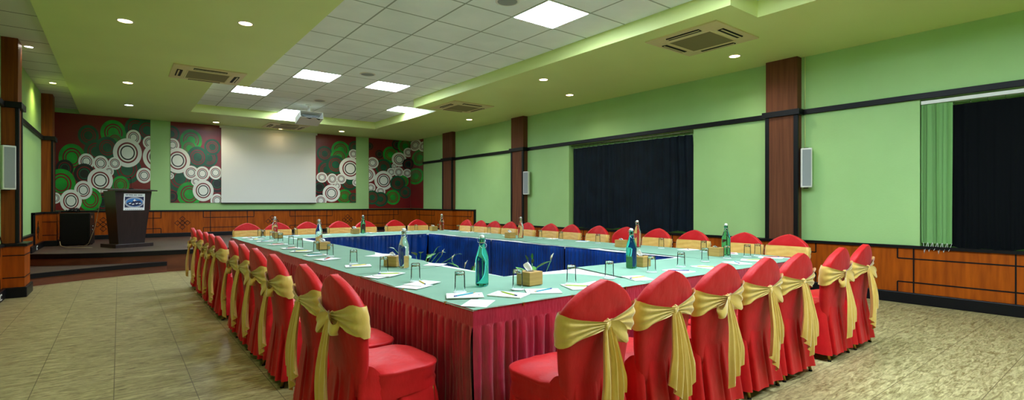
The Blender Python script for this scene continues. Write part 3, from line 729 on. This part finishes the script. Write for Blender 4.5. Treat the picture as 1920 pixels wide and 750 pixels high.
def mural(P, a0, a1, z0, z1, data, label):
    """panel 12 mm thick with painted discs; P(a, z, d)"""
    b = MB()
    A = P(a0, z0, .003); B = P(a1, z1, .012)
    b.box(min(A[0],B[0]), max(A[0],B[0]), min(A[1],B[1]), max(A[1],B[1]), z0, z1, 0)
    flip = (Vector(P(1,0,0))-Vector(P(0,0,0))).cross(Vector((0,0,1))).dot(Vector(P(0,0,1))-Vector(P(0,0,0))) < 0
    d = .0122
    for t in data.split(';'):
        k, x, z, rx, rz = t.split(); x, z, rx, rz = map(float, (x, z, rx, rz))
        for q, f in enumerate(FR):
            d += .00006
            n = 44
            poly = [(x + rx*f*math.cos(2*PI*i/n), z + rz*f*math.sin(2*PI*i/n)) for i in range(n)]
            poly = clip(poly, a0+.002, a1-.002, z0+.002, z1-.002)
            if len(poly) < 3: continue
            if flip: poly = poly[::-1]
            b.add([P(px, pz, d) for px, pz in poly], [tuple(range(len(poly)))], MI[PAL[k][q]])
    o = b.build('mural_picture', MMATS); tag(o, label, 'mural', 'ringed disc murals'); return o
MA, MBB, MC, MD, ME = MURALS
mural(PB, XL+.005, .68, 1.19, 3.665, MA, 'red mural of green and white ringed discs behind the lectern')
mural(PB, 1.14, 3.6, 1.385, 3.665, MBB, 'ringed disc mural panel at the lectern side of the projection screen')
mural(PB, 3.9, 6.46, 1.39, 3.665, MC, 'ringed disc mural panel at the curtain side of the projection screen')
mural(PB, 6.92, XR-.014, 1.19, 3.665, MD, 'wide ringed disc mural in the stage corner away from the lectern')
mural(PR, 16.14, YB-.014, 1.19, 3.665, ME, 'narrow mural strip turning the corner beside the wall pillar')

# projection screen
t = empty('hanging_projection_screen', (3.735, YB-.07, 1.37)); tag(t, 'pulled down blank white projection screen over the murals', 'projection screen')
MB().box(-1.355, 1.355, -.004, .004, .02, 2.23).build('screen_fabric', M['screen'], t)
MB().box(-1.36, 1.36, -.012, .012, -.004, .02).build('bottom_bar', M['black'], t)
MB().box(-1.40, 1.40, -.035, .035, 2.23, 2.298).build('roller_case', M['white'], t)

# ------------------------------------------------------------------ lectern, cabinet and cables on the stage
lx, ly, lr = .14, 13.80, R(24)
t = empty('lectern', (lx, ly, ZST), lr); tag(t, 'dark wooden lectern with tapering front and a square sign on the stage', 'lectern')
MB().box(-.36, .36, -.32, .32, 0, .075).build('base', M['dark_wood'], t, .006)
def lq(z, w, y0, y1): return [(-w, y0, z), (w, y0, z), (w, y1, z), (-w, y1, z)]
b = MB(); b.loft([lq(.075,.25,-.19,.20), lq(.11,.25,-.19,.20), lq(1.20,.35,-.27,.22)], 0, False, True, True); b.build('body', M['dark_wood'], t)
b = MB(); b.loft([[(-.43,-.34,1.20),(.43,-.34,1.20),(.43,.28,1.235),(-.43,.28,1.235)], [(-.43,-.34,1.225),(.43,-.34,1.225),(.43,.28,1.26),(-.43,.28,1.26)]], 0, False, True, True); b.build('top_board', M['dark_wood'], t)
def fp(x, z):
    y = -.19 - (z-.11)/1.09*.08 - .004; return y
sb = MB()
def spoly(pts, m, d):
    sb.add([(x, fp(x, z)-d, z) for x, z in pts], [tuple(range(len(pts)))], m)
x0, x1, z0, z1 = -.185, .215, .79, 1.145
sb.add([(x, fp(x, z)+q, z) for q in (.003, 0) for x, z in ((x0,z0),(x1,z0),(x1,z1),(x0,z1))], [(4,5,6,7),(0,1,5,4),(1,2,6,5),(2,3,7,6),(3,0,4,7)], 0)
cx, cz = (x0+x1)/2, (z0+z1)/2
spoly([(x0+.02,z0+.05),(x1-.02,z0+.05),(x1-.02,z1-.075),(x0+.02,z1-.075)], 1, .0006)
# serrated navy band above and below the oval
for k in range(16):
    xa = x0+.022+k*.0225
    spoly([(xa,z1-.076),(xa+.022,z1-.076),(xa+.011,z1-.058)], 1, .0007)
    spoly([(xa,z0+.052),(xa+.011,z0+.066),(xa+.022,z0+.052)], 0, .0007)
def oval(rx, rz, n=36, a0=0, a1=2*PI): return [(cx+rx*math.cos(a0+(a1-a0)*k/n), cz-.012+rz*math.sin(a0+(a1-a0)*k/n)) for k in range(n+1)][:n if a1-a0 > 6 else n+1]
spoly(oval(.178,.112), 0, .0012); spoly(oval(.170,.104), 1, .0018); spoly(oval(.160,.094), 0, .0024); spoly(oval(.155,.089), 2, .003)
spoly([(cx-.15,cz-.03),(cx-.09,cz+.005),(cx-.05,cz-.01),(cx,cz+.06),(cx+.05,cz+.02),(cx+.10,cz+.03),(cx+.15,cz-.03),(cx+.10,cz-.075),(cx,cz-.095),(cx-.10,cz-.075)], 1, .0036)
spoly([(cx-.03,cz+.025),(cx,cz+.06),(cx+.05,cz+.02),(cx+.02,cz+.03),(cx+.005,cz+.012)], 0, .0042)
for a, c in ((-.11,-.03),(-.05,-.045),(.02,-.03),(.08,-.03)): spoly([(cx+a,cz+c),(cx+a+.045,cz+c+.012),(cx+a+.05,cz+c-.004),(cx+a+.015,cz+c-.02)], 0, .0042)
for k, (a, wd) in enumerate(((.03,.05),(.09,.08),(.185,.06),(.26,.09))): spoly([(x0+a,z1-.04),(x0+a+wd,z1-.04),(x0+a+wd,z1-.022),(x0+a,z1-.022)], 3, .0006)
for k in range(9): spoly([(x0+.03+k*.038,z0+.014),(x0+.055+k*.038,z0+.014),(x0+.055+k*.038,z0+.024),(x0+.03+k*.038,z0+.024)], 3, .0006)
sb.build('sign', [M['paper'], M['sign_navy'], M['sign_blue'], M['grey_ink']], t)
m_ = empty('microphone', (lx+.07, ly+.02, ZST+1.248), lr); tag(m_, 'thin black gooseneck microphone standing on the lectern top', 'microphone')
MB().lathe([(.001,0),(.045,0),(.045,.012),(.02,.02),(.001,.02)], n=20).build('base', M['rubber'], m_)
MB().tube([(0,0,.018),(0,.01,.12),(-.02,-.03,.2),(-.05,-.08,.235)], .004, 8).build('gooseneck', M['rubber'], m_)
MB().tube([(-.05,-.08,.235),(-.075,-.12,.245)], [.009,.012], 10).build('capsule', M['rubber'], m_)
o = MB().tube([(-.30,13.93,1.655),(-.31,13.99,1.60),(-.345,14.06,1.25),(-.41,14.12,.85),(-.52,14.22,.50),(-.60,14.35,.438),(-.72,14.75,.438)], .005, 6).build('microphone_cable', M['cable_beige']); tag(o, 'thin beige cable hanging from the lectern top to the stage', 'cable')
t = empty('speaker_cabinet', (-.74, 15.02, ZST), R(-8)); tag(t, 'black floor standing cabinet beside the lectern on the stage', 'cabinet')
MB().box(-.26, .26, -.24, .24, .02, .72).build('body', M['black'], t, .008)
MB().box(-.235, .235, -.248, -.24, .05, .69).build('front_cloth', M['rubber'], t)
for z in (.42, .34, .26): MB().tube([(.262,-.06,z),(.285,-.06,z)], .016, 12).build('latch', M['metal'], t)
MB().box(.258, .266, -.12, .0, .60, .66).build('handle_plate', M['metal'], t)
for x in (-.2,.2):
    for y in (-.18,.18): MB().box(x-.03, x+.03, y-.03, y+.03, 0, .02).build('foot', M['rubber'], t)
b = MB()
cj = random.Random(5)
for k in range(7):
    r = .05+.045*cj.random(); cx0, cy0 = -.90+.16*cj.random(), 14.95+.1*cj.random()
    b.tube([(cx0+r*math.cos(a*.5+k), cy0+r*.7*math.sin(a*.5+k), ZST+.728+.012+.10*abs(math.sin(a*.4+k))*cj.random()) for a in range(14)], .008, 6)
o = b.build('cable_bundle', M['rubber']); tag(o, 'tangle of black cables on top of the black stage cabinet', 'cable')
o = MB().tube([(-1.0,14.45,ZST+.12),(-.98,14.35,ZST+.04),(-.9,14.25,ZST+.006),(-.72,14.02,ZST+.006),(-.45,13.85,ZST+.006)], .006, 6).build('floor_cable', M['cable_beige']); tag(o, 'pale cable trailing over the stage floor before the black cabinet', 'cable')

# ------------------------------------------------------------------ wall sockets
for x, y, z, l in ((XL+.07, 9.75, .075, 'white wall socket on the black baseboard before the wood pillar'), (XL+.07, 13.62, ZST+.06, 'white wall socket on the black baseboard on the stage')):
    t = empty('wall_socket', (x, y, z)); tag(t, l, 'socket')
    MB().box(0, .008, -.06, .06, -.04, .04).build('face_plate', M['white'], t, .002)
    for dy in (-.03, .03): MB().box(.008, .012, dy-.018, dy+.018, -.022, .022).build('outlet', M['rubber'], t)

# ------------------------------------------------------------------ column loudspeakers
def column_speaker(x, y, z, rz, h, label, bl):
    t = empty('column_speaker', (x, y, z), rz); tag(t, label, 'loudspeaker', 'white column loudspeakers')
    MB().box(-.075, .075, -.055, .055, 0, h).build('cabinet', M['white'], t, .01)
    MB().box(-.058, .058, -.062, -.054, .025, h-.025).build('grille', M['speaker_grey'], t)
    for zz in (-.012, h-.012):
        MB().box(-.03, .03, .0, .055+bl, zz, zz+.024).build('bracket', M['rubber'], t)
column_speaker(8.44, 3.42, 1.61, R(-62), .61, 'white column loudspeaker beside the tall pillar between the two curtains', .03)
column_speaker(8.42, 10.24, 1.60, R(-62), .60, 'white column loudspeaker beside the pillar past the black curtains', .03)
column_speaker(-1.26, 10.15, 1.56, R(28), .63, 'white column loudspeaker on the wood pillar by the open aisle', .05)
o = MB().tube([(XR-.008, 3.475, 2.22),(XR-.008, 3.475, 2.75)], .007, 6).tube([(XR-.008,3.475,2.85),(XR-.008,3.475,ZS)], .007, 6).build('speaker_cable', M['soffit']); tag(o, 'thin cable running up the wall above the loudspeaker between the curtains', 'cable')
o = MB().tube([(XL+.01,10.1,1.6),(XL+.012,10.06,1.3),(XL+.01,10.05,.95),(XL+.05,10.0,.80)], .007, 6).build('speaker_cable', M['rubber']); tag(o, 'thin cable hanging below the loudspeaker on the wood pillar', 'cable')

# ------------------------------------------------------------------ curtains and blind
def curtain(P, a0, a1, z0, z1, m, seed, amp, period):
    rr = random.Random(seed); ph = [rr.uniform(0, 6.28) for _ in range(6)]; nb = int((a1-a0)/.02)
    def fn(u, v):
        a = a0 + (a1-a0)*u; ed = .035*math.sin(PI*v)*(1-u)**6*-1
        w = math.sin(2*PI*a/period + 1.4*math.sin(a*2.1+ph[0]) + .5*v*math.sin(a*1.3+ph[1]))
        o = amp*(w*(.55+.45*math.sin(a*3.1+ph[2])) + .4*math.sin(2*PI*a/period*2.3+ph[3])*(.3+.7*v))
        o += .010*math.sin(v*9+a*5+ph[4])*math.sin(a*8+ph[5])
        zz = z1 - (z1-z0)*v - (.02*math.sin(a*4+ph[1]) + .012*math.sin(a*17))*v
        return P(a + ed + .02*math.sin(v*5+a*9)*v*.4, zz, o)
    b = MB(); b.grid(fn, nb, 26); return b
PC = lambda a, z, d: (XR+.075-d, a, z)
def curtain_thing(name, a0, a1, z1, m, seed, label, hooks):
    t = empty(name, (0,0,0)); tag(t, label, 'curtain')
    curtain(PC, a0, a1, .80, z1-.05, m, seed, .032, .17).build('curtain_fabric', m, t)
    for k in range(hooks):
        a = a0+.04+(a1-a0-.08)*k/(hooks-1)
        MB().tube([PC(a,z1-.055,.0),PC(a+.012,z1-.035,.012),PC(a+.012,z1-.01,.006),PC(a,z1+.003,0)], .0035, 6).build('hook', M['metal'], t)
    return t
t = curtain_thing('window_curtain', 5.50, 8.70, 2.725, M['navy'], 4, 'wide black navy pleated curtain hung on hooks, drawn across the window recess', 26)
o = MB().tube([PC(5.45,2.742,0), PC(8.77,2.742,0)], .012, 10).build('curtain_rail', M['metal']); tag(o, 'thin steel curtain rail above the wide navy curtain', 'curtain rail')
t = curtain_thing('window_curtain', -1.45, 1.72, 2.70, M['black_cloth'], 9, 'black curtain beside the green blind, cut by the picture edge', 20)
t = empty('vertical_blind', (0,0,0)); tag(t, 'pale green vertical blind stacked at the side of the black curtain', 'blind')
MB().box(XR-.01, XR+.04, -1.48, 2.015, 2.69, 2.735).build('headrail', M['white'], t)
for k in range(9):
    y = 1.985 - k*.033; a = R(26 + 20*math.sin(k*1.7)); w = .075 if k not in (0, 7, 8) else .06
    cxx = XR + .012 + .006*math.sin(k*2.4)
    b = MB(); ax = Vector((math.sin(a)*w*.5, -math.cos(a)*w*.5, 0))
    def sl(u, v, ax=ax, y=y, cxx=cxx, k=k):
        p = Vector((cxx, y, .83 + (2.685-.83)*v)) + ax*(2*u-1); p.x += .008*math.cos(PI*(u-.5)); p.y += .004*math.sin(v*3+k); return p
    b.grid(sl, 6, 12); b.build('slat', M['blind'], t)
for k in range(6):
    y = 1.99-k*.05; b = MB(); b.tube([(XR-.012,y,.84),(XR-.03,y-.01,.76),(XR-.062,y-.022,.70+.02*(k%3)),(XR-.05,y-.035,.78),(XR-.012,y-.045,.84)], .0025, 5); b.build('bead_chain', M['white'], t)

# ------------------------------------------------------------------ ceiling fittings
def cassette(x, y, label, s=.545, rz=0):
    t = empty('air_conditioner', (x, y, ZS), rz); tag(t, label, 'air conditioner', 'ceiling cassette air conditioners')
    b = MB()
    # frame as four bevelled borders, raised towards the grille
    def ring(r0, r1, z0, z1, m=0):
        q = [(1,1),(-1,1),(-1,-1),(1,-1)]
        b.loft([[(r0*a, r0*c, z0) for a, c in q], [(r1*a, r1*c, z1) for a, c in q]], m, False)
    ring(s, s, 0, -.018); ring(s, s*.62, -.018, -.035); ring(s*.62, s*.60, -.035, -.045); ring(s*.60, s*.57, -.045, -.036)
    b.build('frame', M['cream'], t)
    MB().box(-s*.57, s*.57, -s*.57, s*.57, -.036, -.030).build('grille', M['grille'], t)
    for k in range(4):
        a = k*PI/2; ca, sa = math.cos(a), math.sin(a)
        f = MB(); c = Vector((ca*s*.79, sa*s*.79, -.029)); ax = Vector((-sa, ca, 0))*s*.46; ay = Vector((ca, sa, 0))*s*.075
        f.obox(c, ax, ay, Vector((0,0,.006)), 0); f.build('air_slot', M['rubber'], t)
        f2 = MB(); f2.obox(c + Vector((ca*.012, sa*.012, -.006)), ax*.97, ay*.28, Vector((0,0,.003)), 0); f2.build('louvre', M['cream'], t)
    return t
cassette(1.25, 10.52, 'cream ceiling cassette air conditioner at the aisle side edge of the tiled recess')
cassette(6.47, 4.00, 'cream ceiling cassette air conditioner nearest, beside the bright recess edge')
cassette(6.47, 10.28, 'cream ceiling cassette air conditioner on the soffit before the far wall pillar')
cassette(3.92, 16.06, 'cream ceiling cassette air conditioner over the stage before the screen')

def panel_light(i, j, label):
    x, y = 2.71+.74*i+.37, 6.15+.745*j+.3725
    t = empty('ceiling_light_panel', (x, y, ZC)); tag(t, label, 'ceiling light', 'square ceiling light panels')
    MB().box(-.352, .352, -.355, .355, -.006, -.002).build('diffuser', M['lamp_cool'], t)
    b = MB()
    for sx in (-1, 1): b.box(min(sx*.352,sx*.366), max(sx*.352,sx*.366), -.366, .366, -.009, 0); b.box(-.352, .352, min(sx*.355,sx*.369), max(sx*.355,sx*.369), -.009, 0)
    b.build('frame', M['white'], t)
panel_light(2, -2, 'square lit ceiling panel at the top edge of the photo, closest to the bright recess edge')
panel_light(0, 5, 'square lit ceiling panel before the round ceiling speaker, on the aisle side')
panel_light(2, 5, 'square lit ceiling panel before the round ceiling speaker, on the curtain side')
panel_light(-1, 8, 'square lit ceiling panel nearest the aisle side air conditioner')
panel_light(4, 8, 'square lit ceiling panel tucked in the recess corner near the far air conditioner')
panel_light(1, 11, 'square lit ceiling panel behind the hanging projector')
for i, j in ((0, -5), (2, -5), (0, -8), (2, -8), (1, -10), (3, -10)): panel_light(i, j, 'unseen square lit ceiling panel over the camera end of the room')  # panels out of view; the rearmost pair added to brighten the near side

def downlight(x, y, z, lamp, label, power, col, r=.075, spot=True):
    t = empty('downlight', (x, y, z)); tag(t, label, 'downlight', 'recessed downlights')
    MB().lathe([(r+.018,0),(r+.018,-.005),(r+.004,-.009),(r,-.006),(r,0)], n=28, caps=False).build('trim_ring', M['white'], t)
    MB().lathe([(.001,-.005),(r,-.005),(r,-.004),(.001,-.004)], n=28).build('lens', M[lamp], t)
    l = bpy.data.lights.new('bulb', 'SPOT'); l.energy = power; l.color = col; l.spot_size = R(145); l.spot_blend = .9; l.shadow_soft_size = .06
    lo = bpy.data.objects.new('bulb', l); C.objects.link(lo); lo.parent = t; lo.location = (0, 0, -.02)
W3 = (1,.90,.72); B3 = (.85,.92,1)
DL = [(.06,8.05,'on the aisle side soffit, first from the top of the photo'), (1.28,7.22,'on the aisle side soffit close to the tiled recess'), (.13,12.13,'on the aisle side soffit, second of the line of three towards the stage'),
 (2.17,16.48,'over the stage beside the screen on the lectern side'), (3.94,16.70,'over the stage in front of the screen'), (5.61,16.1,'over the stage beside the screen on the curtain side'),
 (7.59,11.7,'on the curtain side soffit, closest to the stage'), (6.24,7.09,'on the curtain side soffit near the recess edge'), (7.56,7.75,'on the curtain side soffit above the navy curtain'), (7.61,4.13,'on the curtain side soffit nearest, beyond the large air conditioner')]
for x, y, l in DL: downlight(x, y, ZS, 'lamp_warm', 'warm downlight '+l, DP if y < 14 else (3 if 3 < x < 5 else DP*1.1), W3)
downlight(.18, 14.87, ZS, 'lamp_blue', 'cool bluish downlight on the aisle side soffit near the red mural', DP*1.2, B3)
downlight(-1.1, 10.73, ZP, 'lamp_white', 'small white downlight beside the first wood pillar', 8, (1,.95,.85), .05)
downlight(-1.05, 13.65, ZP, 'lamp_yellow', 'small yellow downlight between the two wood pillars', 45, (1,.92,.3), .05)
for x, y in ((.06,4.0),(.06,.2),(7.6,-2.4)): downlight(x, y, ZS, 'lamp_warm', 'warm downlight on the soffit over the camera end of the room', DP if x < 1 else DP*.3, W3)
for x, y, l in ((3.82,9.51,'nearer of two round ceiling speakers between the lit panels'), (3.87,12.65,'farther round ceiling speaker before the projector pole'), (3.82,5.02,'round ceiling speaker at the top edge of the photo')):
    t = empty('ceiling_speaker', (x, y, ZC)); tag(t, 'pale grey '+l, 'ceiling speaker', 'round ceiling speakers')
    MB().lathe([(.15,0),(.15,-.008),(.128,-.014),(.124,-.008)], n=36, caps=False).build('rim', M['white'], t)
    MB().lathe([(.001,-.012),(.06,-.012),(.124,-.008)], n=36, caps=False).build('grille', M['speaker_grey'], t)

# projector in its hanging tray
t = empty('projector_cage', (3.84, 13.42, ZC)); tag(t, 'white open box holding the projector, hung from the ceiling on a pole', 'projector mount')
MB().tube([(0,0,0),(0,0,-.27)], .03, 12).build('pole', M['white'], t)
MB().lathe([(.001,0),(.09,0),(.09,-.012),(.03,-.02)], n=20, caps=False).build('ceiling_plate', M['white'], t)
b = MB(); rot = Matrix.Rotation(R(-15), 4, 'X'); w_, d_, h_ = .28, .25, .085
def rb(x0, x1, y0, y1, z0, z1):
    k = len(b.v); b.box(x0, x1, y0, y1, z0, z1)
    for i in range(k, len(b.v)):
        v = rot @ Vector(b.v[i]); b.v[i] = (v.x, v.y, v.z-.34)
rb(-w_, w_, -d_, d_, -h_, -h_+.008); rb(-w_, -w_+.008, -d_, d_, -h_, h_); rb(w_-.008, w_, -d_, d_, -h_, h_); rb(-w_, w_, -d_, d_, h_-.008, h_)
b.build('box', M['white'], t)
b = MB(); rb(-.2, .2, -.12, .22, -h_+.009, .045); b.build('projector_body', M['speaker_grey'], t)
b = MB()
b.tube([(-.22,-.20,-.33),(-.12,-.235,-.36),(-.06,-.24,-.38),(.02,-.235,-.345),(.10,-.235,-.35),(.17,-.24,-.385),(.2,-.22,-.375)], .012, 8); b.build('cable', M['rubber'], t)

# ------------------------------------------------------------------ camera and view
cam = bpy.data.cameras.new('camera'); co = bpy.data.objects.new('camera', cam); C.objects.link(co)
co.location = (0, 0, 1.358); co.rotation_euler = (PI/2, 0, -.6596)
cam.sensor_width = 36; cam.lens = 36*949.9/1920; cam.shift_y = 7/1920; cam.clip_start = .05
SC.camera = co
w = bpy.data.worlds.new('world'); SC.world = w; w.use_nodes = True
w.node_tree.nodes['Background'].inputs[0].default_value = (.5,.55,.5,1); w.node_tree.nodes['Background'].inputs[1].default_value = .05
vs = SC.view_settings; vs.view_transform = 'Standard'; vs.look = 'None'; vs.gamma = 1; vs.use_curve_mapping = False; vs.exposure = EXPO
SC.cycles.use_denoising = True
SC.cycles.max_bounces = 10; SC.cycles.transmission_bounces = 10; SC.cycles.transparent_max_bounces = 16
SC.cycles.diffuse_bounces = 8
